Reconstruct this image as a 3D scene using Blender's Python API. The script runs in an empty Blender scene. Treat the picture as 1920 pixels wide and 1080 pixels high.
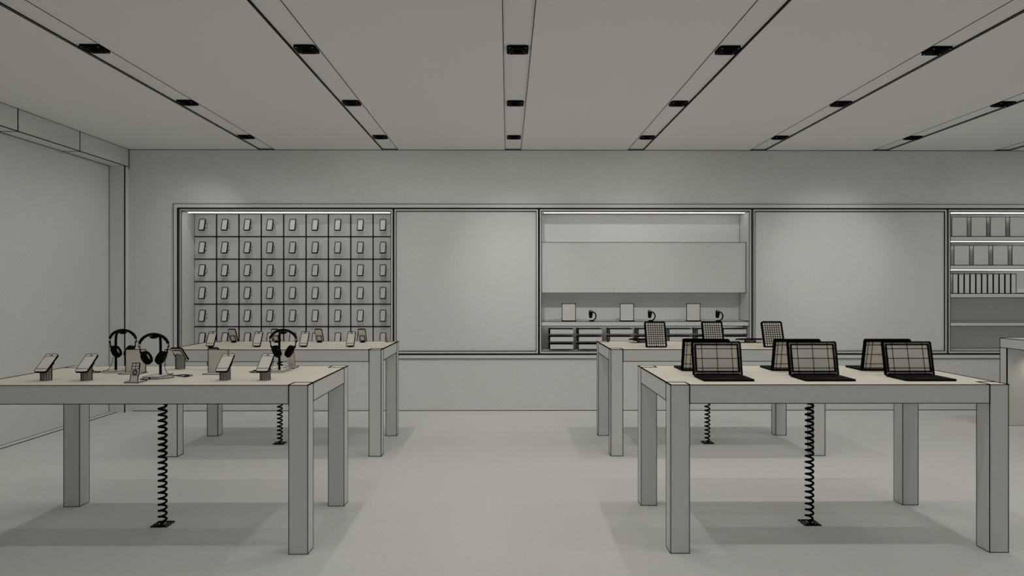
import bpy, math
from mathutils import Matrix, Vector

PI = math.pi
scene = bpy.context.scene
COL = scene.collection


# ------------------------------------------------------------------ materials
def new_mat(name, color, rough=0.85, grain=0.0, scale=220.0, spec=0.15, emit=None, grain_vec=None):
    m = bpy.data.materials.new(name)
    m.use_nodes = True
    nt = m.node_tree
    b = nt.nodes['Principled BSDF']
    b.inputs['Base Color'].default_value = (*color, 1)
    b.inputs['Roughness'].default_value = rough
    b.inputs['Specular IOR Level'].default_value = spec
    if emit:
        b.inputs['Emission Color'].default_value = (*emit[0], 1)
        b.inputs['Emission Strength'].default_value = emit[1]
    if grain:
        tc = nt.nodes.new('ShaderNodeTexCoord')
        mp = nt.nodes.new('ShaderNodeMapping')
        mp.inputs['Scale'].default_value = grain_vec or (1, 1, 1)
        nz = nt.nodes.new('ShaderNodeTexNoise')
        nz.inputs['Scale'].default_value = scale
        nz.inputs['Detail'].default_value = 3
        cr = nt.nodes.new('ShaderNodeValToRGB')
        cr.color_ramp.elements[0].position = 0.25
        cr.color_ramp.elements[1].position = 0.75
        cr.color_ramp.elements[0].color = (*[c * (1 - grain) for c in color], 1)
        cr.color_ramp.elements[1].color = (*[min(1, c * (1 + grain)) for c in color], 1)
        nt.links.new(tc.outputs['Object'], mp.inputs['Vector'])
        nt.links.new(mp.outputs['Vector'], nz.inputs['Vector'])
        nt.links.new(nz.outputs['Fac'], cr.inputs['Fac'])
        nt.links.new(cr.outputs['Color'], b.inputs['Base Color'])
    return m


MAT = {
    'plaster': new_mat('plaster', (0.78, 0.78, 0.765), grain=0.05, scale=60),
    'ceiling': new_mat('ceiling_paint', (0.90, 0.897, 0.88)),
    'floor': new_mat('floor_screed', (0.76, 0.755, 0.735), grain=0.04, scale=45),
    'table': new_mat('table_side', (0.76, 0.755, 0.735), grain=0.03, scale=60),
    'tabletop': new_mat('table_top_veneer', (0.80, 0.765, 0.66), grain=0.04, scale=14, grain_vec=(1, 12, 1)),
    'unit': new_mat('unit_paint', (0.78, 0.78, 0.765), grain=0.04, scale=60),
    'device': new_mat('device_shell', (0.76, 0.755, 0.73), rough=0.6),
    'screen_face': new_mat('screen_face', (0.84, 0.81, 0.73), rough=0.6),
    'device_dim': new_mat('device_back', (0.74, 0.71, 0.655), rough=0.6),
    'metal': new_mat('ribbed_metal', (0.55, 0.55, 0.54), rough=0.45, spec=0.5),
    'silver': new_mat('slider_metal', (0.6, 0.6, 0.58), rough=0.3, spec=0.6),
    'ink': new_mat('black_seam', (0.004, 0.004, 0.0035), rough=0.95, spec=0.0),
    'black': new_mat('matt_black', (0.004, 0.004, 0.004), rough=0.7, spec=0.06),
    'rubber': new_mat('black_rubber', (0.005, 0.005, 0.005), rough=0.9, spec=0.03),
    'dark': new_mat('dark_glass', (0.008, 0.008, 0.008), rough=0.6, spec=0.08),
    'groove': new_mat('shadow_gap', (0.12, 0.12, 0.115), rough=0.9),
    'led_dim': new_mat('dim_led_strip', (0.9, 0.9, 0.9), emit=((1.0, 1.0, 1.0), 2.2)),
    'led': new_mat('led_strip', (0.9, 0.9, 0.9), emit=((1.0, 1.0, 1.0), 6.0)),
}


# --------------------------------------------------------------- mesh builder
def T(x=0, y=0, z=0):
    return Matrix.Translation((x, y, z))


def RX(a):
    return Matrix.Rotation(a, 4, 'X')


def RY(a):
    return Matrix.Rotation(a, 4, 'Y')


def RZ(a):
    return Matrix.Rotation(a, 4, 'Z')


class MB:
    def __init__(self):
        self.v, self.f, self.mi, self.sm, self.names = [], [], [], [], []

    def add(self, verts, faces, mat, M=None, smooth=False):
        if mat not in self.names:
            self.names.append(mat)
        k = self.names.index(mat)
        n = len(self.v)
        for p in verts:
            p = Vector(p)
            self.v.append(tuple(M @ p) if M is not None else tuple(p))
        for f in faces:
            self.f.append([n + i for i in f])
            self.mi.append(k)
            self.sm.append(smooth)
        return self

    def bar(self, p, q, w, M=None, mat='ink'):
        """thin square bar centred on the line p-q"""
        p, q = Vector(p), Vector(q)
        d = (q - p)
        if d.length < 1e-7:
            return self
        d.normalize()
        up = Vector((0, 0, 1)) if abs(d.z) < 0.9 else Vector((0, 1, 0))
        a = d.cross(up).normalized()
        b = d.cross(a).normalized()
        h = w / 2
        vs = []
        for c in (p - d * h, q + d * h):
            for sa, sb in ((-1, -1), (1, -1), (1, 1), (-1, 1)):
                vs.append(c + a * (h * sa) + b * (h * sb))
        fs = [(0, 1, 2, 3), (7, 6, 5, 4), (0, 4, 5, 1), (1, 5, 6, 2), (2, 6, 7, 3), (3, 7, 4, 0)]
        return self.add(vs, fs, mat, M)

    def box(self, a, b, mat='unit', M=None, ink=0.0, edges=None, lift=True, mats=None):
        """mats: {side: material} with side in x0 x1 y0 y1 z0 z1"""
        x0, y0, z0 = a
        x1, y1, z1 = b
        vs = [(x0, y0, z0), (x1, y0, z0), (x1, y1, z0), (x0, y1, z0),
              (x0, y0, z1), (x1, y0, z1), (x1, y1, z1), (x0, y1, z1)]
        F = {'z0': (3, 2, 1, 0), 'z1': (4, 5, 6, 7), 'y0': (0, 1, 5, 4), 'x1': (1, 2, 6, 5),
             'y1': (2, 3, 7, 6), 'x0': (3, 0, 4, 7)}
        for k, f in F.items():
            self.add([vs[i] for i in f], [(0, 1, 2, 3)], (mats or {}).get(k, mat), M)
        if ink:
            E = {'fb': (0, 1), 'rb': (1, 2), 'bb': (2, 3), 'lb': (3, 0), 'ft': (4, 5), 'rt': (5, 6), 'bt': (6, 7),
                 'lt': (7, 4), 'fl': (0, 4), 'fr': (1, 5), 'br': (2, 6), 'bl': (3, 7)}
            for k, (i, j) in E.items():
                if edges is None or k in edges:
                    self.bar(vs[i], vs[j], ink, M)
        return self

    def tube(self, pts, r, mat='black', n=8, M=None, closed=False, rs=None, flat=None):
        pts = [Vector(p) for p in pts]
        N = len(pts)
        rings = []
        prev = None
        for i, p in enumerate(pts):
            if closed:
                d = pts[(i + 1) % N] - pts[i - 1]
            else:
                d = pts[min(i + 1, N - 1)] - pts[max(i - 1, 0)]
            d.normalize()
            if prev is None:
                up = Vector((0, 0, 1)) if abs(d.z) < 0.9 else Vector((0, 1, 0))
                a = d.cross(up).normalized()
            else:
                a = (prev - d * prev.dot(d)).normalized()
            prev = a
            b = d.cross(a)
            rr = rs[i] if rs else r
            fa, fb = flat or (1, 1)
            rings.append([p + a * (rr * fa * math.cos(2 * PI * k / n)) + b * (rr * fb * math.sin(2 * PI * k / n)) for k in range(n)])
        vs = [v for rg in rings for v in rg]
        fs = []
        for i in range(N if closed else N - 1):
            j = (i + 1) % N
            for k in range(n):
                l = (k + 1) % n
                fs.append((i * n + k, i * n + l, j * n + l, j * n + k))
        if not closed:
            fs.append(tuple(range(n))[::-1])
            fs.append(tuple((N - 1) * n + k for k in range(n)))
        return self.add(vs, fs, mat, M, smooth=True)

    def lathe(self, prof, mat='metal', n=32, M=None, sx=1.0, sy=1.0, smooth=True):
        """profile of (r, z) about z, closed at both ends"""
        vs, fs = [], []
        for r, z in prof:
            for k in range(n):
                t = 2 * PI * k / n
                vs.append((r * sx * math.cos(t), r * sy * math.sin(t), z))
        for i in range(len(prof) - 1):
            for k in range(n):
                l = (k + 1) % n
                fs.append((i * n + k, i * n + l, (i + 1) * n + l, (i + 1) * n + k))
        fs.append(tuple(range(n))[::-1])
        fs.append(tuple((len(prof) - 1) * n + k for k in range(n)))
        return self.add(vs, fs, mat, M, smooth)

    def prism(self, outline, z0, z1, mat='unit', M=None, top=None, ink=0.0, side=None):
        n = len(outline)
        lo = [(x, y, z0) for x, y in outline]
        hi = [(x, y, z1) for x, y in outline]
        self.add(lo, [tuple(range(n))[::-1]], mat, M)
        self.add(hi, [tuple(range(n))], top or mat, M)
        self.add(lo + hi, [(i, (i + 1) % n, n + (i + 1) % n, n + i) for i in range(n)], side or mat, M)
        if ink:
            for i in range(n):
                self.bar(lo[i], lo[(i + 1) % n], ink, M)
                self.bar(hi[i], hi[(i + 1) % n], ink, M)
        return self

    def build(self, name, parent=None, loc=None):
        me = bpy.data.meshes.new(name)
        me.from_pydata(self.v, [], self.f)
        for nm in self.names:
            me.materials.append(MAT[nm])
        me.polygons.foreach_set('material_index', self.mi)
        me.polygons.foreach_set('use_smooth', self.sm)
        me.update()
        o = bpy.data.objects.new(name, me)
        COL.objects.link(o)
        if parent is not None:
            o.parent = parent
        if loc:
            o.location = loc
        return o


def rrect(w, h, r, n=5):
    pts = []
    for cx, cy, a0 in ((w / 2 - r, h / 2 - r, 0), (-w / 2 + r, h / 2 - r, 90), (-w / 2 + r, -h / 2 + r, 180), (w / 2 - r, -h / 2 + r, 270)):
        for k in range(n + 1):
            t = math.radians(a0 + 90 * k / n)
            pts.append((cx + r * math.cos(t), cy + r * math.sin(t)))
    return pts


def tag(o, label=None, cat=None, group=None, kind=None):
    if label:
        o['label'] = label
    if cat:
        o['category'] = cat
    if group:
        o['group'] = group
    if kind:
        o['kind'] = kind
    return o


def thing(name, label, cat, loc, rz=0.0, group=None):
    o = bpy.data.objects.new(name, None)
    o.empty_display_size = 0.05
    COL.objects.link(o)
    o.location = loc
    o.rotation_euler = (0, 0, rz)
    return tag(o, label, cat, group)


def dup(src, loc, rz=0.0, label=None, group=None):
    def cp(o, parent):
        c = o.copy()
        COL.objects.link(c)
        c.parent = parent
        for ch in kids.get(o, []):
            cp(ch, c)
        return c
    kids = {}
    stack = [src]
    while stack:
        o = stack.pop()
        kids[o] = [x for x in COL.objects if x.parent == o]
        stack += kids[o]
    r = cp(src, None)
    r.location = loc
    r.rotation_euler = (0, 0, rz)
    return tag(r, label, None, group)


def structure(mb, name, label=None):
    return tag(mb.build(name), label, None, None, 'structure')


ORD = ['first', 'second', 'third', 'fourth', 'fifth', 'sixth', 'seventh', 'eighth', 'ninth', 'tenth', 'eleventh']

# --------------------------------------------------------------- room layout
XL, XR = -4.546, 8.3        # glazed left wall plane, right wall
XF = -4.367                 # face of the fascia and of the jamb
YB, YN = 7.905, -3.2        # back wall face, wall behind the camera
ZC = 3.02                   # ceiling
FZ = 2.817                  # underside of the fascia
OX0, OX1, OZ0, OZ1 = -3.799, 7.62, 0.654, 2.342   # opening for the display units
YD = 8.235                  # back of the niches

# floor
m = MB()
m.box((XL - 0.1, YN - 0.1, -0.1), (XR + 0.1, 8.45, 0.0), 'floor')
structure(m, 'floor', 'plain grey shop floor')

# ceiling: flat panels between shallow recessed service strips
PITCH, SW = 1.4205, 0.186
strips = [-0.028 + PITCH * k for k in range(-2, 6)]
m = MB()
xs = [XF - 0.35] + [v for s in strips for v in (s, s + SW)] + [XR + 0.1]
for i in range(0, len(xs), 2):
    m.box((xs[i], YN, ZC), (xs[i + 1], YB + 0.1, ZC + 0.02), 'ceiling')
m.box((xs[0], YN, ZC + 0.012), (xs[-1], YB + 0.1, ZC + 0.06), 'ceiling')
for i, s in enumerate(strips):
    for x in (s, s + SW):
        m.bar((x, YN, ZC), (x, YB, ZC), 0.0042)
    # the recess corner farther from the aisle is the one that reads as a bold line
    if s + SW < -0.5:
        m.bar((s + 0.002, YN, ZC + 0.009), (s + 0.002, YB, ZC + 0.009), 0.006)
    elif s > 0.5:
        m.bar((s + SW - 0.002, YN, ZC + 0.009), (s + SW - 0.002, YB, ZC + 0.009), 0.006)
    m.bar((s, YB - 0.004, ZC + 0.006), (s + SW, YB - 0.004, ZC + 0.006), 0.004)
m.bar((XF, YB, ZC - 0.002), (XR, YB, ZC - 0.002), 0.006)
structure(m, 'ceiling', 'grey ceiling with long recessed strips running to the back wall')

# back wall with the long opening
m = MB()
m.box((XL - 0.1, YB, 0), (OX0, YD + 0.1, ZC + 0.06), 'plaster')
m.box((OX1, YB, 0), (XR + 0.1, YD + 0.1, ZC + 0.06), 'plaster')
m.box((OX0, YB, 0), (OX1, YD + 0.1, OZ0), 'plaster')
m.box((OX0, YB, OZ1), (OX1, YD + 0.1, ZC + 0.06), 'plaster')
m.box((OX0, YD + 0.05, OZ0), (OX1, YD + 0.1, OZ1), 'groove')
m.bar((-4.32, YB - 0.002, 0.003), (XR, YB - 0.002, 0.003), 0.0055)
structure(m, 'wall_back', 'grey back wall with a long opening for display units')

m = MB()
w0, w1 = 0.05, 0.0
for a, b in (((OX0 - 0.049, YB - 0.014, OZ1), (OX1 + 0.05, YB, OZ1 + 0.05)),
             ((OX0 - 0.049, YB - 0.014, OZ0 - 0.05), (OX1 + 0.05, YB, OZ0)),
             ((OX0 - 0.049, YB - 0.014, OZ0), (OX0, YB, OZ1)),
             ((OX1, YB - 0.014, OZ0), (OX1 + 0.05, YB, OZ1))):
    m.box(a, b, 'unit')
yy = YB - 0.014
o0, o1, p0, p1 = OX0 - 0.049, OX1 + 0.05, OZ0 - 0.05, OZ1 + 0.05
for a, b in (((o0, p1), (o1, p1)), ((o0, p0), (o1, p0)), ((o0, p0), (o0, p1))):
    m.bar((a[0], yy, a[1]), (b[0], yy, b[1]), 0.0055)
for a, b in (((OX0, OZ1), (OX1, OZ1)), ((OX0, OZ0), (OX1, OZ0)), ((OX0, OZ0), (OX0, OZ1))):
    m.bar((a[0], yy, a[1]), (b[0], yy, b[1]), 0.0105)
structure(m, 'trim_1', 'flat grey surround framing the row of display units')

# left wall: big recessed plane under a fascia, with a jamb at the far end
m = MB()
m.box((XL - 0.1, YN, 0), (XL, 7.82, ZC + 0.06), 'plaster')
m.bar((XL + 0.001, 7.82 - 0.002, 0), (XL + 0.001, 7.82 - 0.002, FZ), 0.0045)
m.bar((XL + 0.001, YN, FZ - 0.002), (XL + 0.001, 7.82, FZ - 0.002), 0.0045)
m.bar((XL + 0.002, YN, 0.003), (XL + 0.002, 7.82, 0.003), 0.005)
structure(m, 'wall_left', 'tall plain wall plane along the left side')
m = MB()
m.box((XL - 0.1, 7.82, 0), (XF, YB, FZ), 'plaster')
m.bar((XF, 7.82, 0), (XF, 7.82, FZ), 0.009)
structure(m, 'trim_2', 'grey jamb between left wall and back wall')
m = MB()
m.box((XL - 0.1, YN, FZ), (XF, YB, ZC + 0.06), 'plaster')
m.bar((XF, YN, FZ), (XF, YB, FZ), 0.0065)
m.bar((XF, YN, ZC - 0.001), (XF, YB, ZC - 0.001), 0.0045)
m.bar((XF, YB - 0.003, FZ - 0.02), (XF, YB - 0.003, ZC), 0.008)
for k in range(11):
    y = 7.0 - 0.883 * k
    m.bar((XF, y, FZ), (XF, y, ZC), 0.007)
    m.bar((XL, y, FZ - 0.001), (XF, y, FZ - 0.001), 0.005)
structure(m, 'trim_3', 'jointed fascia boxing under the ceiling at the left')
m = MB()
m.box((XL, YN, 0), (XL + 0.083, 7.84, 0.004), 'unit', ink=0)
m.bar((XL + 0.083, YN, 0.003), (XL + 0.083, 7.87, 0.003), 0.005)
structure(m, 'trim_4', 'low threshold strip along the foot of the left wall')

m = MB()
m.box((XR, YN, 0), (XR + 0.1, 8.4, ZC + 0.06), 'plaster')
structure(m, 'wall_right', 'plain grey right wall')
m = MB()
m.box((XL - 0.1, YN - 0.1, 0), (XR + 0.1, YN, ZC + 0.06), 'plaster')
structure(m, 'wall_front', 'plain grey wall behind the viewer')

# --------------------------------------------------------------- display units in the back wall
UZ0, UZ1 = 0.664, 2.334
NZ0, NZ1 = 0.690, 2.310
FY = YB - 0.002


def frame_part(t, x0, x1, i0, i1):
    m = MB()
    m.box((x0, FY, UZ0), (i0, FY + 0.04, UZ1), 'unit')
    m.box((i1, FY, UZ0), (x1, FY + 0.04, UZ1), 'unit')
    m.box((i0, FY, UZ0), (i1, FY + 0.04, NZ0), 'unit')
    m.box((i0, FY, NZ1), (i1, FY + 0.04, UZ1), 'unit')
    for a, b, w in (((i0, NZ0), (i1, NZ0), .0065), ((i0, NZ1), (i1, NZ1), .007), ((i0, NZ0), (i0, NZ1), .0055), ((i1, NZ0), (i1, NZ1), .0055),
                    ((x0, UZ0), (x0, UZ1), .0055), ((x1, UZ0), (x1, UZ1), .0055)):
        m.bar((a[0], FY, a[1]), (b[0], FY, b[1]), w)
    m.build('frame', t)


def niche(t, x0, x1, i0, i1):
    """recess lining: sides, floor, ceiling"""
    frame_part(t, x0, x1, i0, i1)
    m = MB()
    y0 = FY + 0.04
    m.box((x0, y0, UZ0), (i0, YD, UZ1), 'unit')
    m.box((i1, y0, UZ0), (x1, YD, UZ1), 'unit')
    m.box((i0, y0, UZ0), (i1, YD, NZ0), 'unit')
    m.box((i0, y0, NZ1), (i1, YD, UZ1), 'unit')
    for x in (i0, i1):
        m.bar((x, FY, NZ1), (x, YD, NZ1), 0.008)
        m.bar((x, FY, NZ0), (x, YD, NZ0), 0.006)
        m.bar((x, YD, NZ0), (x, YD, NZ1), 0.0065)
    m.bar((i0, YD, NZ1), (i1, YD, NZ1), 0.0085)
    m.bar((i0, YD, NZ0), (i1, YD, NZ0), 0.0065)
    m.build('lining', t)


def led(t, x0, x1, z, y=7.985, h=0.014, mat='led'):
    m = MB()
    m.box((x0, y, z - h), (x1, y + 0.02, z), mat)
    m.bar((x0, y - 0.001, z), (x1, y - 0.001, z), 0.005)
    m.bar((x0, y - 0.001, z - h - 0.002), (x1, y - 0.001, z - h - 0.002), 0.004)
    m.build('light_strip', t)['label'] = 'glowing white light strip'


def unit_thing(label, cat, x0, x1, name='display_niche'):
    return thing(name, label, cat, ((x0 + x1) / 2, YB, 0), 0, None)


def in_local(t):
    """the unit parts are written in room coordinates; this shifts them under their Empty"""
    for c in [x for x in COL.objects if x.parent == t]:
        c.data.transform(Matrix.Translation(-Vector(t.location)))
        for g in [x for x in COL.objects if x.parent == c]:
            g.data.transform(Matrix.Translation(-Vector(t.location)))


# unit 1: gridded phone wall
t = unit_thing('lit wall niche lined with a square grid, holding rows of phones', 'display niche', -3.785, -1.325)
niche(t, -3.785, -1.325, -3.763, -1.349)
GX, GZ, GS = -3.765, 2.310, 0.2684
m = MB()
m.box((-3.763, YD - 0.002, NZ0), (-1.349, YD + 0.03, NZ1), 'unit')
for k in range(1, 9):
    m.bar((GX + GS * k, YD - 0.003, NZ0), (GX + GS * k, YD - 0.003, NZ1), 0.0115)
for k in range(1, 6):
    m.bar((-3.763, YD - 0.003, GZ - 0.2705 * k), (-1.349, YD - 0.003, GZ - 0.2705 * k), 0.0115)
o = m.build('grid_panel', t)
o['label'] = 'grey back panel divided by black grid lines'
led(t, -3.725, -1.375, NZ1 - 0.002, h=0.013)
in_local(t)

# units 2 and 4: blank panels
for x0, x1, i0, i1, lab in ((-1.31, 0.357, -1.288, 0.333, 'blank framed wall panel between the phone grid and the accessory niche'),
                            (2.851, 5.11, 2.871, 5.085, 'wide blank framed wall panel left of the shelves with boxes')):
    t = thing('wall_panel', lab, 'wall panel', ((x0 + x1) / 2, YB, 0), 0, None)
    frame_part(t, x0, x1, i0, i1)
    m = MB()
    m.box((i0, FY + 0.012, NZ0), (i1, FY + 0.05, NZ1), 'unit')
    for a, b in (((i0, NZ0), (i1, NZ0)), ((i0, NZ1), (i1, NZ1)), ((i0, NZ0), (i0, NZ1)), ((i1, NZ0), (i1, NZ1))):
        m.bar((a[0], FY + 0.011, a[1]), (b[0], FY + 0.011, b[1]), 0.005)
    m.build('panel', t)
    in_local(t)

# unit 3: accessories
t = unit_thing('lit wall niche with a wide blank board, a shelf and stacked boxes', 'display niche', 0.372, 2.831)
niche(t, 0.372, 2.831, 0.392, 2.807)
m = MB()
m.box((0.392, YD - 0.002, NZ0), (2.807, YD + 0.03, NZ1), 'unit')
m.build('back_panel', t)
m = MB()
m.box((0.392, 8.01, 1.364), (2.803, YD - 0.002, 1.958), 'unit')
for a, b in (((0.392, 1.958), (2.803, 1.958)), ((0.392, 1.364), (2.803, 1.364)), ((2.803, 1.364), (2.803, 1.958))):
    m.bar((a[0], 8.01, a[1]), (b[0], 8.01, b[1]), 0.0045)
o = m.build('display_board', t)
o['label'] = 'wide blank board standing forward across the niche'
m = MB()
m.box((0.392, 7.915, 0.981), (2.807, YD - 0.002, 1.033), 'unit')
for y, z, w in ((7.915, 1.033, .0065), (7.915, .981, .0045), (YD - 0.004, 1.033, .005)):
    m.bar((0.392, y, z), (2.807, y, z), w)
m.bar((2.805, 7.915, 1.033), (2.805, YD, 1.033), 0.007)
m.build('shelf', t)
led(t, 0.43, 2.78, NZ1 - 0.002, h=0.011)
led(t, 0.43, 2.78, 0.980, y=8.17, h=0.006, mat='led_dim')
in_local(t)

# unit 5: shelves with boxes
t = unit_thing('lit wall niche with four shelves, right of the wide blank panel', 'display niche', 5.126, 7.585)
niche(t, 5.126, 7.585, 5.148, 7.563)
m = MB()
m.box((5.148, YD - 0.002, NZ0), (7.563, YD + 0.03, NZ1), 'unit')
m.build('back_panel', t)
for z in (2.021, 1.688, 1.358, 1.025):
    m = MB()
    m.box((5.148, 7.912, z - 0.049), (7.563, YD - 0.002, z), 'unit')
    m.bar((5.148, 7.912, z), (7.563, 7.912, z), 0.007)
    m.bar((5.148, 7.912, z - 0.049), (7.563, 7.912, z - 0.049), 0.006)
    m.bar((5.148, YD - 0.004, z + 0.002), (7.563, YD - 0.004, z + 0.002), 0.005)
    m.build('shelf', t)
led(t, 5.15, 7.56, NZ1 - 0.002, h=0.013)
led(t, 5.15, 7.56, 1.971, y=7.935, h=0.010)
led(t, 5.15, 7.56, 1.638, y=7.935, h=0.010)
in_local(t)

# boxes on the shelves of unit 5
def box_thing(name, label, group, x0, x1, y0, y1, z0, z1, ink):
    cx, cy = (x0 + x1) / 2, (y0 + y1) / 2
    m = MB()
    m.box((x0 - cx, y0 - cy, 0), (x1 - cx, y1 - cy, z1 - z0), 'device' if name == 'packaging_box' else 'unit', ink=ink,
          edges=('fl', 'fr', 'ft', 'lt', 'bl', 'bt'))
    return tag(m.build(name, None, (cx, cy, z0)), label, 'box', group)


place = ['leftmost', 'second', 'third', 'fourth']
first = None
for r, (z, x, p, row) in enumerate(((2.0235, 5.183, .2262, 'top'), (1.6905, 5.21, .2268, 'second'))):
    for k in range(4):
        lab = 'square grey package, %s%s on the %s shelf of the right-hand niche' % (place[k], '' if k == 0 else ' from left', row)
        if first is None:
            first = box_thing('packaging_box', lab, 'square packages on the right-hand shelves', 0, .179, 7.93, 8.15, 0, .228, .005)
            b = first
        else:
            b = first.copy()
            COL.objects.link(b)
            b['label'] = lab
        b.location = (x + p * k + .0895, 8.04, z)
first = None
for k in range(11):
    lab = 'narrow upright box, %s from left in the tight row on the third shelf' % ORD[k]
    if first is None:
        first = box_thing('slim_box', lab, 'narrow boxes on the third shelf', 0, .0585, 7.93, 8.1, 0, .226, .0055)
        b = first
    else:
        b = first.copy()
        COL.objects.link(b)
        b['label'] = lab
    b.location = (5.196 + .0682 * k + .0292, 8.015, 1.3605)

# boxes under the shelf of unit 3: three rows of seven, held on short arms at the back
cols = (0.493, 0.827, 1.189, 1.524, 1.883, 2.214, 2.516)
rown = ('top', 'middle', 'bottom')
first = None
for r, z in enumerate((0.885, 0.797, 0.709)):
    for k, x in enumerate(cols):
        lab = 'flat black-topped box, %s from left in the %s row under the niche shelf' % (ORD[k], rown[r])
        if first is None:
            t = thing('accessory_box', lab, 'box', (0, 0, 0), 0, 'flat boxes under the niche shelf')
            m = MB()
            m.box((-.137, -.1, 0), (.137, .1, .058), 'unit', mats={'y0': 'device', 'z1': 'black'})
            for yy in (-.1, -.03, .06, .1):
                m.bar((-.137, yy, 0), (-.137, yy, .058), .009)
            m.bar((-.137, -.1, .058), (-.137, .1, .058), .006)
            m.bar((-.137, -.1, .058), (.137, -.1, .058), .005)
            m.bar((-.137, -.1, 0), (-.137, -.1, .058), .005)
            m.bar((-.137, -.1, 0.0), (.137, -.1, 0.0), .003)
            m.build('carton', t)
            m = MB()
            m.box((-.03, .1, .01), (.03, .184, .04), 'metal')
            m.build('holder', t)
            first = t
            t.location = (x + .137, 8.048, z)
        else:
            dup(first, (x + .137, 8.048, z), 0, lab, 'flat boxes under the niche shelf')

# cards and watches on the niche shelf
cardp = [(0.64, 'left'), (1.323, 'middle'), (2.105, 'right')]
first = None
for x, w in cardp:
    lab = 'blank upright card on the niche shelf, %s one of the three' % w
    if first is None:
        t = thing('display_card', lab, 'sign', (0, 0, 0), 0, 'blank cards on the niche shelf')
        m = MB()
        m.box((-.08, 0, .004), (.08, .004, .205), 'device')
        for a, b in (((-.08, .004), (.08, .004)), ((-.08, .205), (.08, .205)), ((-.08, .004), (-.08, .205)), ((.08, .004), (.08, .205))):
            m.bar((a[0], -.001, a[1]), (b[0], -.001, b[1]), .0065)
        m.build('card', t)
        m = MB()
        m.box((-.08, -.05, 0), (.08, .03, .004), 'device', ink=.0035)
        m.build('foot', t)
        first = t
        t.location = (x + .08, 8.01, 1.0335)
    else:
        dup(first, (x + .08, 8.01, 1.0335), 0, lab, 'blank cards on the niche shelf')

first = None
for x, w in ((0.985, 'left'), (1.677, 'middle'), (2.472, 'right')):
    lab = 'black watch on a curved hook stand on the niche shelf, %s one of three' % w
    if first is None:
        t = thing('watch_stand', lab, 'watch stand', (0, 0, 0), 0, 'watches on the niche shelf')
        m = MB()
        m.lathe([(.028, 0), (.03, .002), (.03, .005), (.026, .007)], 'black', 24, T(0, 0, 0))
        m.build('foot', t)
        m = MB()
        pts = []
        for k in range(17):
            a = math.radians(-90 + 205 * k / 16)
            pts.append((.0 + .052 * math.cos(a) * (1 if a < PI / 2 else .8), 0, .058 + .052 * math.sin(a)))
        pts = [(-.02, 0, .006)] + [(p[0], 0, p[2]) for p in pts]
        m.tube(pts, .0075, 'black', 8, flat=(1.8, 1.0))
        m.build('hook', t)
        m = MB()
        m.prism(rrect(.046, .052, .010), -.006, .006, 'black', T(-.012, -.014, .092) @ RX(math.radians(78)))
        m.build('watch_case', t)
        m = MB()
        m.tube([(-.012, -.012, .112), (-.012, .0, .124), (-.012, .014, .112), (-.012, .018, .085), (-.012, .012, .055), (-.012, 0, .04),
                (-.012, -.012, .05), (-.012, -.016, .074)], .011, 'rubber', 8, flat=(1.6, .5))
        m.build('watch_band', t)
        m = MB()
        m.box((-.02, -.02, .112), (-.004, -.012, .122), 'device', ink=.002)
        m.build('buckle', t)
        first = t
        t.location = (x, 7.985, 1.0335)
    else:
        dup(first, (x, 7.985, 1.0335), 0, lab, 'watches on the niche shelf')


# --------------------------------------------------------------- phones
def phone_mesh(w=.067, h=.138, th=.008, r=.010, ink=.0022, side='black', front='screen_face'):
    """slab in the local xy plane, z is the screen side"""
    m = MB()
    out = rrect(w, h, r)
    m.prism(out, -th, 0, 'device_dim', None, top=front, side=side)
    n = len(out)
    for z in (0, -th):
        for i in range(n):
            a, b = out[i], out[(i + 1) % n]
            m.bar((a[0], a[1], z), (b[0], b[1], z), ink)
    return m


# wall phones: one per grid cell
first = None
tilt = math.radians(72)
for r in range(6):
    for c in range(9):
        x = GX + GS * (c + .5)
        z = GZ - .2705 * (r + .5)
        lab = 'wall-mounted phone, %s row down, %s column from left of the grid' % (ORD[r], ORD[c])
        if first is None:
            t = thing('wall_phone', lab, 'phone', (0, 0, 0), 0, 'phones mounted on the grid wall')
            m = phone_mesh(.066, .138, .010, .010, .0072, front='device')
            o = m.build('phone_body', t)
            o.matrix_local = T(0, -.098, 0) @ RX(tilt)
            m = MB()
            m.box((-.017, -.083, -.030), (.017, 0, .018), 'unit', ink=.0032)
            m.build('wall_mount', t)
            first = t
            t.location = (x, YD - .003, z)
        else:
            dup(first, (x, YD - .003, z), 0, lab, 'phones mounted on the grid wall')


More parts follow.
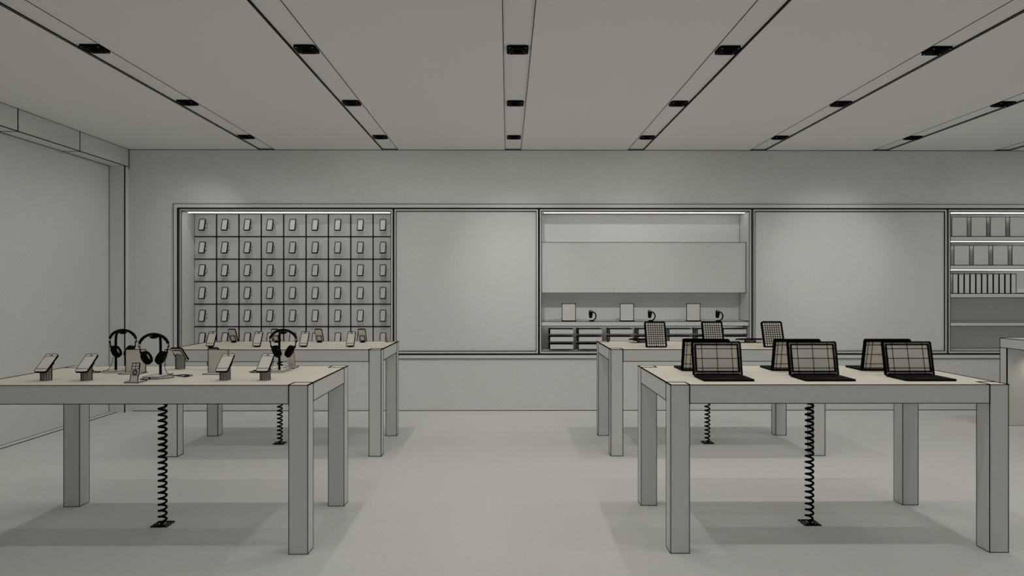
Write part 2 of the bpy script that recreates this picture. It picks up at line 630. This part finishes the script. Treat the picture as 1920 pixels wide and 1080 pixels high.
# --------------------------------------------------------------- tables
def table(label, x0, y0, w, d, ink, bold):
    t = thing('display_table', label, 'table', (x0 + w / 2, y0 + d / 2, 0), 0, 'display tables')
    hx, hy, L = w / 2, d / 2, .1015
    m = MB()
    o = [(-hx + L, -hy), (hx - L, -hy), (hx - L, -hy + L), (hx, -hy + L), (hx, hy - L), (hx - L, hy - L), (hx - L, hy), (-hx + L, hy),
         (-hx + L, hy - L), (-hx, hy - L), (-hx, -hy + L), (-hx + L, -hy + L)]
    m.add([(*p, .8) for p in o], [tuple(range(12))[::-1]], 'table')
    # top as quads, cream veneer
    m.add([(-hx + L, -hy, .9), (hx - L, -hy, .9), (hx - L, hy, .9), (-hx + L, hy, .9)], [(0, 1, 2, 3)], 'tabletop')
    for s in (-1, 1):
        a, b = sorted((s * hx, s * (hx - L)))
        m.add([(a, -hy + L, .9), (b, -hy + L, .9), (b, hy - L, .9), (a, hy - L, .9)], [(0, 1, 2, 3)], 'tabletop')
    n = 12
    lo = [(*p, .8) for p in o]
    hi = [(*p, .9) for p in o]
    m.add(lo + hi, [(i, (i + 1) % n, n + (i + 1) % n, n + i) for i in range(n)], 'table')
    for i in range(n):
        j = (i + 1) % n
        horiz = abs(o[i][1] - o[j][1]) < 1e-6
        long_edge = math.hypot(o[i][0] - o[j][0], o[i][1] - o[j][1]) > .2
        m.bar(hi[i], hi[j], ink if horiz and long_edge else bold)
        if long_edge:
            m.bar(lo[i], lo[j], ink)
    m.build('tabletop', t)
    for sx in (-1, 1):
        for sy in (-1, 1):
            m = MB()
            xa, xb = sorted((sx * hx, sx * (hx - L)))
            ya, yb = sorted((sy * hy, sy * (hy - L)))
            m.box((xa, ya, 0), (xb, yb, .9), 'table', mats={'z1': 'tabletop'})
            inx = xb if sx < 0 else xa
            outx = xa if sx < 0 else xb
            for (x, y, wd, z0) in ((inx, ya, ink, 0), (outx, ya, ink, 0), (outx, yb, ink, 0), (inx, yb, ink, 0)):
                m.bar((x, y, z0 + ink / 2), (x, y, .9), wd)
            for x in (inx, outx):
                m.bar((x, ya, ink / 2), (x, yb, ink / 2), ink)
                m.bar((x, ya, .9), (x, yb, .9), bold)
            m.bar((xa, ya, ink / 2), (xb, ya, ink / 2), ink)
            m.bar((xa, ya, .9), (xb, ya, .9), ink)
            m.bar((xa, yb, .9), (xb, yb, .9), ink)
            # deeper joint line where the rail meets the leg
            m.bar((inx, ya - .0003, .8), (inx, ya - .0003, .9), bold * .85)
            m.bar((outx, (ya if sy > 0 else yb), .8), (outx, (ya if sy > 0 else yb), .9), bold * .85)
            m.build('leg', t)
    return t


FL = table('nearest table on the left, carrying phones on round stands and headphones', -2.872, 3.635, 1.811, .905, .0031, .0054)
FR = table('nearest table on the right, carrying six laptops', .870, 3.635, 1.811, .905, .0031, .0054)
BL = table('rear left table, carrying two rows of phones', -2.874, 5.750, 1.811, .905, .0046, .0074)
BR = table('rear right table, carrying tablets', .872, 5.750, 1.811, .905, .0046, .0074)

# coiled cables and their floor outlets
spots = (((-2.064, 4.10), 'near left table with the headphones', False), ((1.819, 4.10), 'near right table with the laptops', True),
         ((-2.078, 6.245), 'rear left table', False), ((1.832, 6.245), 'rear right table with the tablets', True))
coil0 = out0 = None
for (x, y), where, right in spots:
    lab = 'black coiled cable hanging under the %s' % where
    if coil0 is None:
        m = MB()
        turns, n = 22, 14
        z0, z1 = .012, .8
        pts = []
        N = turns * n
        for i in range(N + 1):
            a = 2 * PI * i / n + PI
            zz = z0 + (z1 - z0) * i / N
            k = min(1, i / 8)
            pts.append((.0215 * k * math.cos(a), .0215 * k * math.sin(a), zz))
        m.tube(pts, .0066, 'rubber', 7)
        coil0 = tag(m.build('coiled_cable', None, (x, y, 0)), lab, 'cable', 'coiled cables under the tables')
    else:
        c = coil0.copy()
        COL.objects.link(c)
        c.location = (x, y, 0)
        c['label'] = lab
    lab = 'square floor outlet below the cable under the %s' % where
    if out0 is None:
        t = thing('floor_outlet', lab, 'floor outlet', (x, y, 0), 0, 'floor outlets under the tables')
        m = MB()
        m.box((-.046, -.05, 0), (.046, .05, .004), 'metal')
        for s, z in ((.046, .004), (.034, .005)):
            for a, b in (((-s, -s), (s, -s)), ((s, -s), (s, s)), ((s, s), (-s, s)), ((-s, s), (-s, -s))):
                m.bar((a[0], a[1] * 1.06, z), (b[0], b[1] * 1.06, z), .005)
        m.build('cover_plate', t)
        m = MB()
        m.box((-.022, -.022, .004), (.022, .022, .008), 'device', ink=.003)
        for sx in (-.008, .008):
            m.box((sx - .003, .006, .008), (sx + .003, .010, .0095), 'black')
        m.lathe([(.013, .004), (.013, .014), (.006, .016)], 'black', 16, T(0, -.004, 0))
        m.build('socket', t)
        out0 = t
    else:
        dup(out0, (x, y, 0), 0, lab, 'floor outlets under the tables')


# --------------------------------------------------------------- phones on round ribbed stands (near left table)
def phone_on_stand(label, loc, rz, group):
    t = thing('display_phone', label, 'phone', loc, rz, group)
    p = math.radians(39)
    M = T(0, 0, .0985) @ RX(p)
    m = phone_mesh(.067, .138, .008, .011, .0024)
    # speaker slot and screen border lines
    o = m.build('phone_body', t)
    o.matrix_local = M
    m2 = MB()
    m2.box((-.0315, -.046, 0), (.0315, .050, .0006), 'screen_face')
    for a, b in (((-.0325, .050), (.0325, .050)), ((-.0325, -.046), (.0325, -.046))):
        m2.bar((a[0], a[1], .0006), (b[0], b[1], .0006), .0018)
    sc = m2.build('screen', o)
    m2 = MB()
    m2.prism(rrect(.016, .006, .0028), 0, .0008, 'black', T(0, .0585, 0))
    m2.build('speaker_slot', o)
    m2 = MB()
    m2.prism(rrect(.004, .034, .0019), -.012, .001, 'black', T(.0345, -.006, 0))
    m2.prism(rrect(.050, .110, .006), -.016, -.0082, 'device_dim', None, side='black')
    m2.build('security_cradle', o)
    # slanted ribbed cylinder under it
    m = MB()
    R, n = .0275, 64
    sl = math.tan(p)
    vs, fs = [], []
    topz = lambda y: .0985 - .016 / math.cos(p) + y * sl
    for k in range(n):
        a = 2 * PI * k / n
        vs.append((R * math.cos(a), R * math.sin(a), 0))
    for k in range(n):
        a = 2 * PI * k / n
        vs.append((R * math.cos(a), R * math.sin(a), topz(R * math.sin(a))))
    fs = [(k, (k + 1) % n, n + (k + 1) % n, n + k) for k in range(n)]
    m.add(vs, fs, 'metal', smooth=True)
    m.add(vs[n:], [tuple(range(n))], 'metal')
    m.add(vs[:n], [tuple(range(n))[::-1]], 'metal')
    for k in range(24):
        a = 2 * PI * (k + .5) / 24
        q = (R * math.cos(a), R * math.sin(a))
        m.bar((*q, .002), (*q, topz(q[1]) - .001), .0025)
    m.build('ribbed_stand', t)
    return t


G = 'phones on ribbed round stands on the near left table'
pl = [((-2.578, 3.833), 0, 'phone on a ribbed round stand at the far left of the near left table'),
      ((-2.353, 3.833), 0, 'phone on a ribbed round stand, second from left along the front edge'),
      ((-1.586, 3.845), 0, 'phone on a ribbed round stand in front of the right-hand card'),
      ((-1.361, 3.845), 0, 'phone on a ribbed round stand nearest the front right table corner'),
      ((-2.086, 4.365), PI, 'phone seen from behind on a ribbed stand, between headphones and card'),
      ((-1.855, 4.365), PI, 'phone facing away on a ribbed stand, mostly hidden behind right-hand card')]
p0 = None
for (x, y), rz, lab in pl:
    if p0 is None:
        p0 = phone_on_stand(lab, (x, y, .9), rz, G)
    else:
        dup(p0, (x, y, .9), rz, lab, G)


# phones leaning on small docks (rear left table)
def docked_phone(label, loc, rz, group):
    t = thing('docked_phone', label, 'phone', loc, rz, group)
    p = math.radians(59)
    M = T(0, 0, .0725) @ RX(p)
    m = phone_mesh(.068, .140, .008, .011, .0042)
    o = m.build('phone_body', t)
    o.matrix_local = M
    m2 = MB()
    m2.box((-.031, -.046, 0), (.031, .052, .0006), 'screen_face')
    for a, b in (((-.0325, .052), (.0325, .052)), ((-.0325, -.046), (.0325, -.046))):
        m2.bar((a[0], a[1], .0006), (b[0], b[1], .0006), .0026)
    m2.build('screen', o)
    m2 = MB()
    m2.prism(rrect(.018, .007, .003), 0, .0012, 'black', T(0, .0605, 0))
    m2.build('speaker_slot', o)
    m2 = MB()
    m2.box((-.020, -.052, -.020), (.020, .000, -.0082), 'device_dim', ink=.0036)
    m2.build('holder', o)
    m = MB()
    m.lathe([(.022, 0), (.025, .003), (.022, .006)], 'black', 28, T(0, -.008, 0))
    m.tube([(0, -.012, .004), (0, -.013, .020)], .010, 'black', 12)
    m.build('dock', t)
    return t


G = 'phones on small docks on the rear left table'
d0 = None
PX = (-2.606, -2.200, -1.790, -1.380)
for row, (y, rz, txt) in enumerate(((6.025, 0, 'front'), (6.505, PI, 'back'))):
    for k, x in enumerate(PX):
        if row == 0:
            lab = 'phone propped facing us in the front row of the rear left table, %s from left' % ORD[k]
        else:
            lab = 'phone seen from behind in the back row of the rear left table, %s from left' % ORD[k]
        if d0 is None:
            d0 = docked_phone(lab, (x, y, .9), rz, G)
        else:
            dup(d0, (x, y, .9), rz, lab, G)


# --------------------------------------------------------------- blank cards on the near left table
G = 'blank cards on the near left table'
c0 = None
for x, y, lab in ((-2.264, 4.172, 'blank upright card behind the small media player, left of the near headphones'),
                  (-1.757, 4.160, 'blank upright card behind the third phone of the near left table')):
    if c0 is None:
        t = thing('counter_card', lab, 'sign', (x, y, .9), 0, G)
        m = MB()
        m.box((-.061, 0, .003), (.061, .003, .143), 'device_dim')
        for a, b in (((-.061, .003), (.061, .003)), ((-.061, .143), (.061, .143)), ((-.061, .003), (-.061, .143)), ((.061, .003), (.061, .143))):
            m.bar((a[0], 0, a[1]), (b[0], 0, b[1]), .0034)
        m.build('card', t)
        m = MB()
        m.box((-.061, -.078, 0), (.061, .02, .003), 'device', ink=.0026)
        m.build('foot', t)
        c0 = t
    else:
        dup(c0, (x, y, .9), 0, lab, G)


# --------------------------------------------------------------- media players on docks
G = 'small media players on docks'
i0 = None
for x, y, rz, lab in ((-2.036, 3.752, 0, 'small media player with click wheel on a dock, front of the near left table'),
                      (-1.400, 4.425, PI, 'small media player dock seen from behind, right of the rear headphones')):
    if i0 is None:
        t = thing('media_player', lab, 'media player', (x, y, .9), rz, G)
        m = MB()
        m.box((-.036, -.045, 0), (.036, .048, .007), 'device', ink=.0026)
        m.build('dock_base', t)
        p = math.radians(76)
        M = T(0, -.016, .022) @ RX(p)
        m = MB()
        m.box((-.021, -.016, -.005), (.021, .018, .0), 'device_dim')
        for s in (-1, 1):
            m.bar((s * .021, -.016, 0), (s * .021, .018, 0), .003)
        m.bar((-.021, .018, 0), (.021, .018, 0), .0022)
        m.build('dock_arm', t).matrix_local = M
        M = T(0, -.003, .069) @ RX(p)
        m = MB()
        out = rrect(.042, .076, .004)
        m.prism(out, -.006, 0, 'device_dim', None, top='device', side='black')
        for i in range(len(out)):
            a, b = out[i], out[(i + 1) % len(out)]
            m.bar((a[0], a[1], 0), (b[0], b[1], 0), .0016)
        o = m.build('player_body', t)
        o.matrix_local = M
        m = MB()
        m.box((-.019, .004, 0), (.019, .035, .0007), 'device', ink=.0016, edges=('ft', 'bt', 'lt', 'rt'))
        m.bar((-.019, .020, .0007), (.019, .020, .0007), .0024)
        m.bar((0, .004, .0007), (0, .035, .0007), .0024)
        m.build('screen', o)
        m = MB()
        ring = [(.0115 * math.cos(2 * PI * k / 28), -.014 + .0115 * math.sin(2 * PI * k / 28), .0012) for k in range(28)]
        m.tube(ring, .0026, 'black', 8, closed=True)
        m.bar((0, -.020, .001), (0, -.008, .001), .002)
        m.build('click_wheel', o)
        i0 = t
    else:
        dup(i0, (x, y, .9), rz, lab, G)


# --------------------------------------------------------------- headphones and stands
def bez(pts, n=8):
    """Catmull-Rom through pts"""
    P = [Vector(p) for p in pts]
    P = [P[0]] + P + [P[-1]]
    out = []
    for i in range(1, len(P) - 2):
        for k in range(n):
            s = k / n
            a, b, c, d = P[i - 1], P[i], P[i + 1], P[i + 2]
            out.append(.5 * ((2 * b) + (c - a) * s + (2 * a - 5 * b + 4 * c - d) * s * s + (3 * b - a - 3 * c + d) * s ** 3))
    out.append(P[-2])
    return out


GS2, GH = 'stands for the headphones', 'headphones on the near left table'
hs0 = hp0 = None
# stand origin under the headband; pole behind it (local +y)
for x, y, rz, lab1, lab2 in (
        (-2.016, 3.905, 0, 'black pole stand with flat base, nearest the front edge, behind the media player', 'black headphones with open ear cups, nearest the front edge of the table'),
        (-2.412, 4.297, PI, 'black pole stand with flat base, left of the left-hand card', 'black headphones hanging left of the left-hand card'),
        (-1.409, 4.297, PI, 'black pole stand with flat base, behind the rightmost near phone', 'black headphones hanging behind the rightmost near phone')):
    if hs0 is None:
        t = thing('headphone_stand', lab1, 'headphone stand', (x, y, .9), rz, GS2)
        m = MB()
        m.prism([(-.049, -.030), (.045, -.030), (.045, .135), (-.049, .135)], 0, .012, 'device', None, ink=.0026)
        m.box((-.014, -.0315, .001), (-.004, -.030, .011), 'black')
        m.build('base_plate', t)
        m = MB()
        m.tube(bez([(-.004, .083, .012), (-.004, .083, .12), (-.004, .083, .205), (-.004, .072, .236), (-.004, .045, .246), (-.002, .0, .244)]), .0075, 'black', 10,
               flat=(1.0, .9))
        m.build('pole', t)
        m = MB()
        m.tube([(-.024, 0, .2385), (-.012, 0, .2365), (0, 0, .236), (.012, 0, .2365), (.024, 0, .2385)], .0075, 'rubber', 10, flat=(2.0, 1.0),
               rs=[.003, .0075, .009, .0075, .003])
        m.build('saddle', t)
        hs0 = t
    else:
        dup(hs0, (x, y, .9), rz, lab1, GS2)
    if hp0 is None:
        t = thing('headphones', lab2, 'headphones', (x, y, .9), rz, GH)
        m = MB()
        arc = []
        for k in range(25):
            a = math.radians(12 + 156 * k / 24)
            arc.append((.082 * math.cos(a), 0, .186 + .0675 * math.sin(a)))
        m.tube(arc, .005, 'black', 10, flat=(1.25, 2.2), rs=[.0048] * 3 + [.0062] * 19 + [.0048] * 3)
        m.build('headband', t)
        for s in (-1, 1):
            m = MB()
            m.tube([(s * .0795, 0, .203), (s * .0805, 0, .196), (s * .081, 0, .186)], .0055, 'silver', 8)
            m.bar((s * .083, 0, .212), (s * .0845, 0, .180), .006)
            m.tube([(s * .079, 0, .184), (s * .079, 0, .172), (s * .0765, 0, .152)], .0034, 'black', 8)
            m.box((s * .079 - .003, -.007, .175), (s * .079 + .003, -.005, .180), 'silver')
            o = m.build('slider', t)
            m = MB()
            # ear cup: axis along local z of C
            C = T(s * .0435, 0, .118) @ RY(s * math.radians(90 + 27))
            prof = [(.020, .017), (.032, .015), (.039, .009), (.0415, .002), (.0415, -.004)]
            prof = [(.004, .020)] + prof + [(.038, -.008)]
            m.lathe(prof[::-1], 'black', 32, C, sx=1.0, sy=.82)
            m.tube([(s * .0765, 0, .155), (s * .073, 0, .146), (s * .064, 0, .140), (s * .058, 0, .134)], .006, 'black', 8)
            cup = m.build('ear_cup', t)
            m = MB()
            ring = [(.029 * math.cos(2 * PI * k / 32), .0235 * math.sin(2 * PI * k / 32), -.013) for k in range(32)]
            m.tube(ring, .0088, 'rubber', 10, M=C, closed=True)
            m.lathe([(.022, -.0125), (.022, -.008)], 'silver', 24, C, sx=1, sy=.8)
            m.build('ear_pad', cup)
        m = MB()
        # thin lead dropping from the cup and looping on the table behind the base
        lead = bez([(.060, .004, .083), (.052, .03, .045), (.054, .075, .012), (.075, .13, .0035), (.105, .10, .0025), (.150, .055, .0025), (.160, .105, .0025),
                    (.110, .135, .0035), (.080, .10, .0045), (.120, .075, .0035), (.170, .09, .0045), (.150, .14, .0035), (.09, .145, .0045), (.07, .085, .0035),
                    (.095, .03, .0025), (.06, -.02, .0025), (.0, -.045, .0025), (-.03, -.05, .0025)], 6)
        m.tube(lead, .0017, 'black', 6)
        m.tube([(-.03, -.05, .004), (-.048, -.052, .004)], .003, 'black', 8)
        m.tube([(.148, .055, .006), (.160, .070, .006)], .004, 'black', 8)
        m.build('cable', t)
        hp0 = t
    else:
        dup(hp0, (x, y, .9), rz, lab2, GH)


# --------------------------------------------------------------- laptops
def laptop(label, loc, rz, group):
    """origin at the middle of the hinge line; base towards local -y"""
    t = thing('laptop', label, 'laptop', loc, rz, group)
    W, D, H = .282, .211, .192
    m = MB()
    m.prism(rrect(W, D, .012), 0, .011, 'black', T(0, -D / 2, 0))
    base = m.build('base', t)
    m = MB()
    kw = .0172
    for r in range(5):
        for c in range(14):
            x = -.128 + .0184 * c
            y = -.110 + .0178 * r
            m.box((x, y, .0108), (x + .0165, y + .0155, .0122), 'dark')
    m.build('keyboard', base)
    m = MB()
    m.prism(rrect(.095, .066, .005), .0108, .0114, 'dark', T(0, -.155, 0))
    m.build('trackpad', base)
    # lid
    ML = T(0, -.002, .010) @ RX(math.radians(90 - 11.5))
    m = MB()
    out = [(x, y + H / 2) for x, y in rrect(W, H, .009)]
    m.prism(out, -.007, 0, 'device_dim', None, side='black')
    n = len(out)
    for z in (0, -.007):
        for i in range(n):
            a, b = out[i], out[(i + 1) % n]
            m.bar((a[0], a[1], z), (b[0], b[1], z), .0078)
    # panel seams on the outer shell
    zb = -.0072
    for f in (.085, .19, .505, .82, .915):
        x = -W / 2 + W * f
        m.bar((x, .006, zb), (x, H - .006, zb), .003)
    for f in (.17, .49, .80):
        m.bar((-W / 2 + .004, H * (1 - f), zb), (W / 2 - .004, H * (1 - f), zb), .003)
    m.bar((-W / 2 + .004, H - .007, zb), (W / 2 - .004, H - .007, zb), .011)
    for s in (-1, 1):
        m.bar((s * (W / 2 - .006), .004, zb), (s * (W / 2 - .006), H - .004, zb), .008)
    m.bar((-W / 2 + .004, .010, zb), (W / 2 - .004, .010, zb), .005)
    lid = m.build('lid', t)
    lid.matrix_local = ML
    m = MB()
    sx, s0, s1 = W / 2 * .88, .020, H - .014
    m.box((-sx, s0, -.001), (sx, s1, .0008), 'device_dim')
    zf = .0010
    for s in (-1, 1):
        m.bar((s * sx, s0, zf), (s * sx, s1, zf), .008)
        m.bar((s * (W / 2 - .007), .012, zf), (s * (W / 2 - .007), H - .006, zf), .0022)
        m.bar((s * (W / 2 - .0105), .012, zf), (s * (W / 2 - .0125), H - .02, zf), .0013)
    m.bar((-sx, s1, zf), (sx, s1, zf), .007)
    m.bar((-sx, s0, zf), (sx, s0, zf), .0075)
    m.bar((-sx, .006, zf), (sx, .006, zf), .005)
    for f in (.19, .505, .82):
        x = -W / 2 + W * f
        m.bar((x, .004, zf), (x, H - .003, zf), .003)
    for f in (.2, .495, .79):
        m.bar((-W / 2 + .003, H * (1 - f), zf), (W / 2 - .003, H * (1 - f), zf), .003)
    m.build('screen', lid)
    m = MB()
    m.tube([(-W / 2 + .03, -.003, .010), (W / 2 - .03, -.003, .010)], .006, 'black', 10)
    m.build('hinge', t)
    return t


G = 'open laptops on the near right table'
l0 = None
LX = (1.226, 1.789, 2.349)
nm = ('left', 'middle', 'right')
for y, rz, txt in ((3.971, 0, 'open laptop facing us in the front row, %s one of three'), (4.245, PI, 'open laptop seen from behind in the back row, %s one of three')):
    for k, x in enumerate(LX):
        lab = txt % nm[k]
        if l0 is None:
            l0 = laptop(lab, (x, y, .9), rz, G)
        else:
            dup(l0, (x, y, .9), rz, lab, G)


# --------------------------------------------------------------- tablets (rear right table)
def tablet(label, loc, group):
    t = thing('tablet', label, 'tablet', loc, 0, group)
    W, H = .172, .228
    p = math.radians(70)
    M = T(0, 0, .004 + H / 2 * math.sin(p)) @ RX(p)
    m = MB()
    out = rrect(W, H, .014)
    m.prism(out, -.008, 0, 'device_dim', None, top='screen_face', side='black')
    n = len(out)
    for z in (0, -.008):
        for i in range(n):
            a, b = out[i], out[(i + 1) % n]
            m.bar((a[0], a[1], z), (b[0], b[1], z), .0125)
    o = m.build('tablet_body', t)
    o.matrix_local = M
    m = MB()
    w, h = W - .016, H - .016
    for k in range(1, 8):
        x = -w / 2 + w * k / 8
        m.bar((x, -h / 2, .0008), (x, h / 2, .0008), .0042)
    for k in range(1, 10):
        y = -h / 2 + .006 + (h - .012) * k / 10
        m.bar((-w / 2, y, .0008), (w / 2, y, .0008), .0042)
    sc = m.build('screen', o)
    sc['label'] = 'pale screen crossed by a dense black grid'
    m = MB()
    m.lathe([(.006, 0), (.006, .0016)], 'black', 16, T(0, -H / 2 + .011, 0))
    m.build('home_button', o)
    m = MB()
    m.lathe([(.034, 0), (.034, .018), (.026, .022)], 'black', 30, T(0, .045, 0))
    m.tube([(0, .045, .018), (0, .05, .06), (0, .055, .085), (0, .050, .105)], .011, 'black', 10)
    m.build('stand', t)
    return t


G = 'gridded tablets on the rear right table'
t0 = None
for k, (x, y) in enumerate(((1.300, 5.985), (1.805, 5.985), (2.333, 5.985))):
    lab = 'upright tablet with gridded screen, %s of three on the rear right table' % ('leftmost', 'middle', 'rightmost')[k]
    if t0 is None:
        t0 = tablet(lab, (x, y, .9), G)
    else:
        dup(t0, (x, y, .9), 0, lab, G)

G = 'flat tablets on ribbed round pucks'
f0 = None
for k, x in enumerate((1.285, 1.80, 2.312)):
    lab = 'black tablet lying almost flat on a ribbed puck, %s in the back row' % ('leftmost', 'middle', 'rightmost')[k]
    if f0 is None:
        t = thing('flat_tablet', lab, 'tablet', (x, 6.49, .9), 0, G)
        m = MB()
        m.prism(rrect(.240, .150, .016), 0, .012, 'black', T(0, 0, .026) @ RX(math.radians(-6)))
        m.build('tablet_body', t)
        m = MB()
        m.lathe([(.050, 0), (.050, .027)], 'metal', 40, None, smooth=False)
        for q in range(34):
            a = 2 * PI * (q + .5) / 34
            m.bar((.050 * math.cos(a), .050 * math.sin(a), .002), (.050 * math.cos(a), .050 * math.sin(a), .021), .0042)
        m.build('ribbed_puck', t)
        f0 = t
    else:
        dup(f0, (x, 6.49, .9), 0, lab, G)

# --------------------------------------------------------------- service counter at the right
t = thing('service_counter', 'thick grey counter at the right edge with lit recess under its top', 'counter', (5.75, 6.15, 0), 0, None)
m = MB()
m.box((-.602, -.95, .8), (.6, .95, .9), 'unit', ink=.0055, edges=('lt', 'lb', 'bl', 'fl', 'bt', 'ft'))
m.build('counter_top', t)
for y0, y1 in ((.852, .95), (-.95, -.852)):
    m = MB()
    m.box((-.602, y0, 0), (.6, y1, .8), 'unit', ink=.0055, edges=('fb', 'lb'))
    m.bar((-.602, y0, 0), (-.602, y0, .8), .0085)
    m.bar((-.602, y1, 0), (-.602, y1, .9), .0055)
    m.build('end_panel', t)
m = MB()
m.lathe([(.03, .792), (.03, .8)], 'metal', 24, T(-.27, .70, 0))
m.lathe([(.022, .790), (.022, .792)], 'led', 24, T(-.27, .70, 0))
m.build('under_counter_light', t)

# --------------------------------------------------------------- ceiling downlights
ROWS = [7.267 - 1.331 * k for k in range(8)]
dl0 = None
LIGHTS = []
names = {-2: 'outermost left strip', -1: 'second strip from left', 0: 'middle strip', 1: 'first strip right of the middle', 2: 'second strip right of the middle',
         3: 'third strip right of the middle', 4: 'fourth strip right of the middle', 5: 'last strip at far right'}
depth = ['nearest the back wall', 'second from the back wall', 'third from the back wall']
G = 'square black ceiling downlights'
for k, s in zip(range(-2, 6), strips):
    for r, y in enumerate(ROWS):
        x = s + SW / 2 + .003
        LIGHTS.append((k, r, x, y))
        if r > 2 or k > 3:
            continue
        if k == 3 and r > 1:
            continue
        lab = 'square black downlight in the %s, %s' % (names[k], depth[r])
        if dl0 is None:
            t = thing('ceiling_downlight', lab, 'ceiling light', (x, y, ZC), 0, G)
            m = MB()
            m.prism(rrect(.142, .142, .022), -.002, .011, 'black', None, ink=.003)
            m.build('housing', t)
            m = MB()
            prof = [(.030, -.0025), (.052, -.007), (.060, -.006), (.062, -.002)]
            m.lathe(prof, 'black', 32, None)
            for sx in (-1, 1):
                for sy in (-1, 1):
                    m.lathe([(.004, -.0042), (.004, -.002)], 'device_dim', 10, T(.055 * sx, .055 * sy, 0))
            m.build('baffle', t)
            m = MB()
            m.lathe([(.004, -.010), (.022, -.009), (.030, -.0065)], 'ink', 24, None)
            m.build('lens', t)
            dl0 = t
        else:
            dup(dl0, (x, y, ZC), 0, lab, G)

# --------------------------------------------------------------- light
WARM = (1.0, 0.985, 0.95)
POWER = [10, 22, 26, 22, 12, 5, 5, 5]


def lamp(x, y, z, energy, size, aim=None, color=WARM, radius=.03):
    L = bpy.data.lights.new('downlight_or_added_spot', 'SPOT')
    L.energy = energy
    L.color = color
    L.spot_size = math.radians(size)
    L.spot_blend = 1.0
    L.shadow_soft_size = radius
    o = bpy.data.objects.new('downlight_or_added_spot', L)
    COL.objects.link(o)
    o.location = (x, y, z)
    if aim:
        o.rotation_euler = (Vector(aim) - o.location).to_track_quat('-Z', 'Y').to_euler()
    return o


for k, r, x, y in LIGHTS:
    lamp(x, y, ZC - .025, POWER[r] * {-2: .5, 3: .85, 4: .75, 5: .6}.get(k, 1.12), 84 if r == 0 else 150)
# extra spots added at the fittings to brighten the back and left walls
for k, r, x, y in LIGHTS:
    if r == 1:
        ax, e = {-2: (-2.9, 40), -1: (-1.45, 40), 0: (.12, 36), 1: (1.65, 40), 2: (3.2, 26), 3: (4.3, 26), 4: (5.8, 40), 5: (7.0, 30)}[k]
        lamp(x, y, ZC - .03, e * (1.25 if abs(k) < 2 else .95), 98 if abs(k) < 2 else 84, (ax, YB, 1.35))
        if k in (0, 1, 2, 3):
            lamp(x, y, ZC - .03, {0: 56, 1: 34, 2: 42, 3: 38}[k], 44, ({0: .1, 1: 1.5, 2: 3.7, 3: 3.8}[k], YB, 1.78))
    if k == -2 and r <= 4:
        lamp(x, y, ZC - .03, (36, 32, 28, 22, 16)[r], 100, (XL, y + .1, 1.0))

L = bpy.data.lights.new('under_counter_lamp', 'SPOT')
L.energy = 6
L.color = (1.0, .9, .75)
L.spot_size = math.radians(150)
L.spot_blend = .8
L.shadow_soft_size = .02
o = bpy.data.objects.new('under_counter_lamp', L)
COL.objects.link(o)
o.location = (5.48, 6.85, .785)

w = bpy.data.worlds.new('world')
w.use_nodes = True
w.node_tree.nodes['Background'].inputs['Color'].default_value = (.5, .5, .5, 1)
w.node_tree.nodes['Background'].inputs['Strength'].default_value = .3
scene.world = w

# --------------------------------------------------------------- camera
cam = bpy.data.cameras.new('camera')
cam.sensor_width = 36
cam.lens = 24
cam.shift_y = 1.5 / 1920
cam.clip_start = .05
co = bpy.data.objects.new('camera', cam)
COL.objects.link(co)
co.location = (0, 0, 1.412)
co.rotation_euler = (PI / 2, 0, -math.atan(8.5 / 1280))
scene.camera = co

scene.view_settings.view_transform = 'Standard'
scene.view_settings.look = 'None'
scene.view_settings.gamma = 1
scene.view_settings.use_curve_mapping = False
scene.view_settings.exposure = -0.88
scene.cycles.max_bounces = 8
scene.cycles.diffuse_bounces = 6
scene.cycles.use_denoising = True
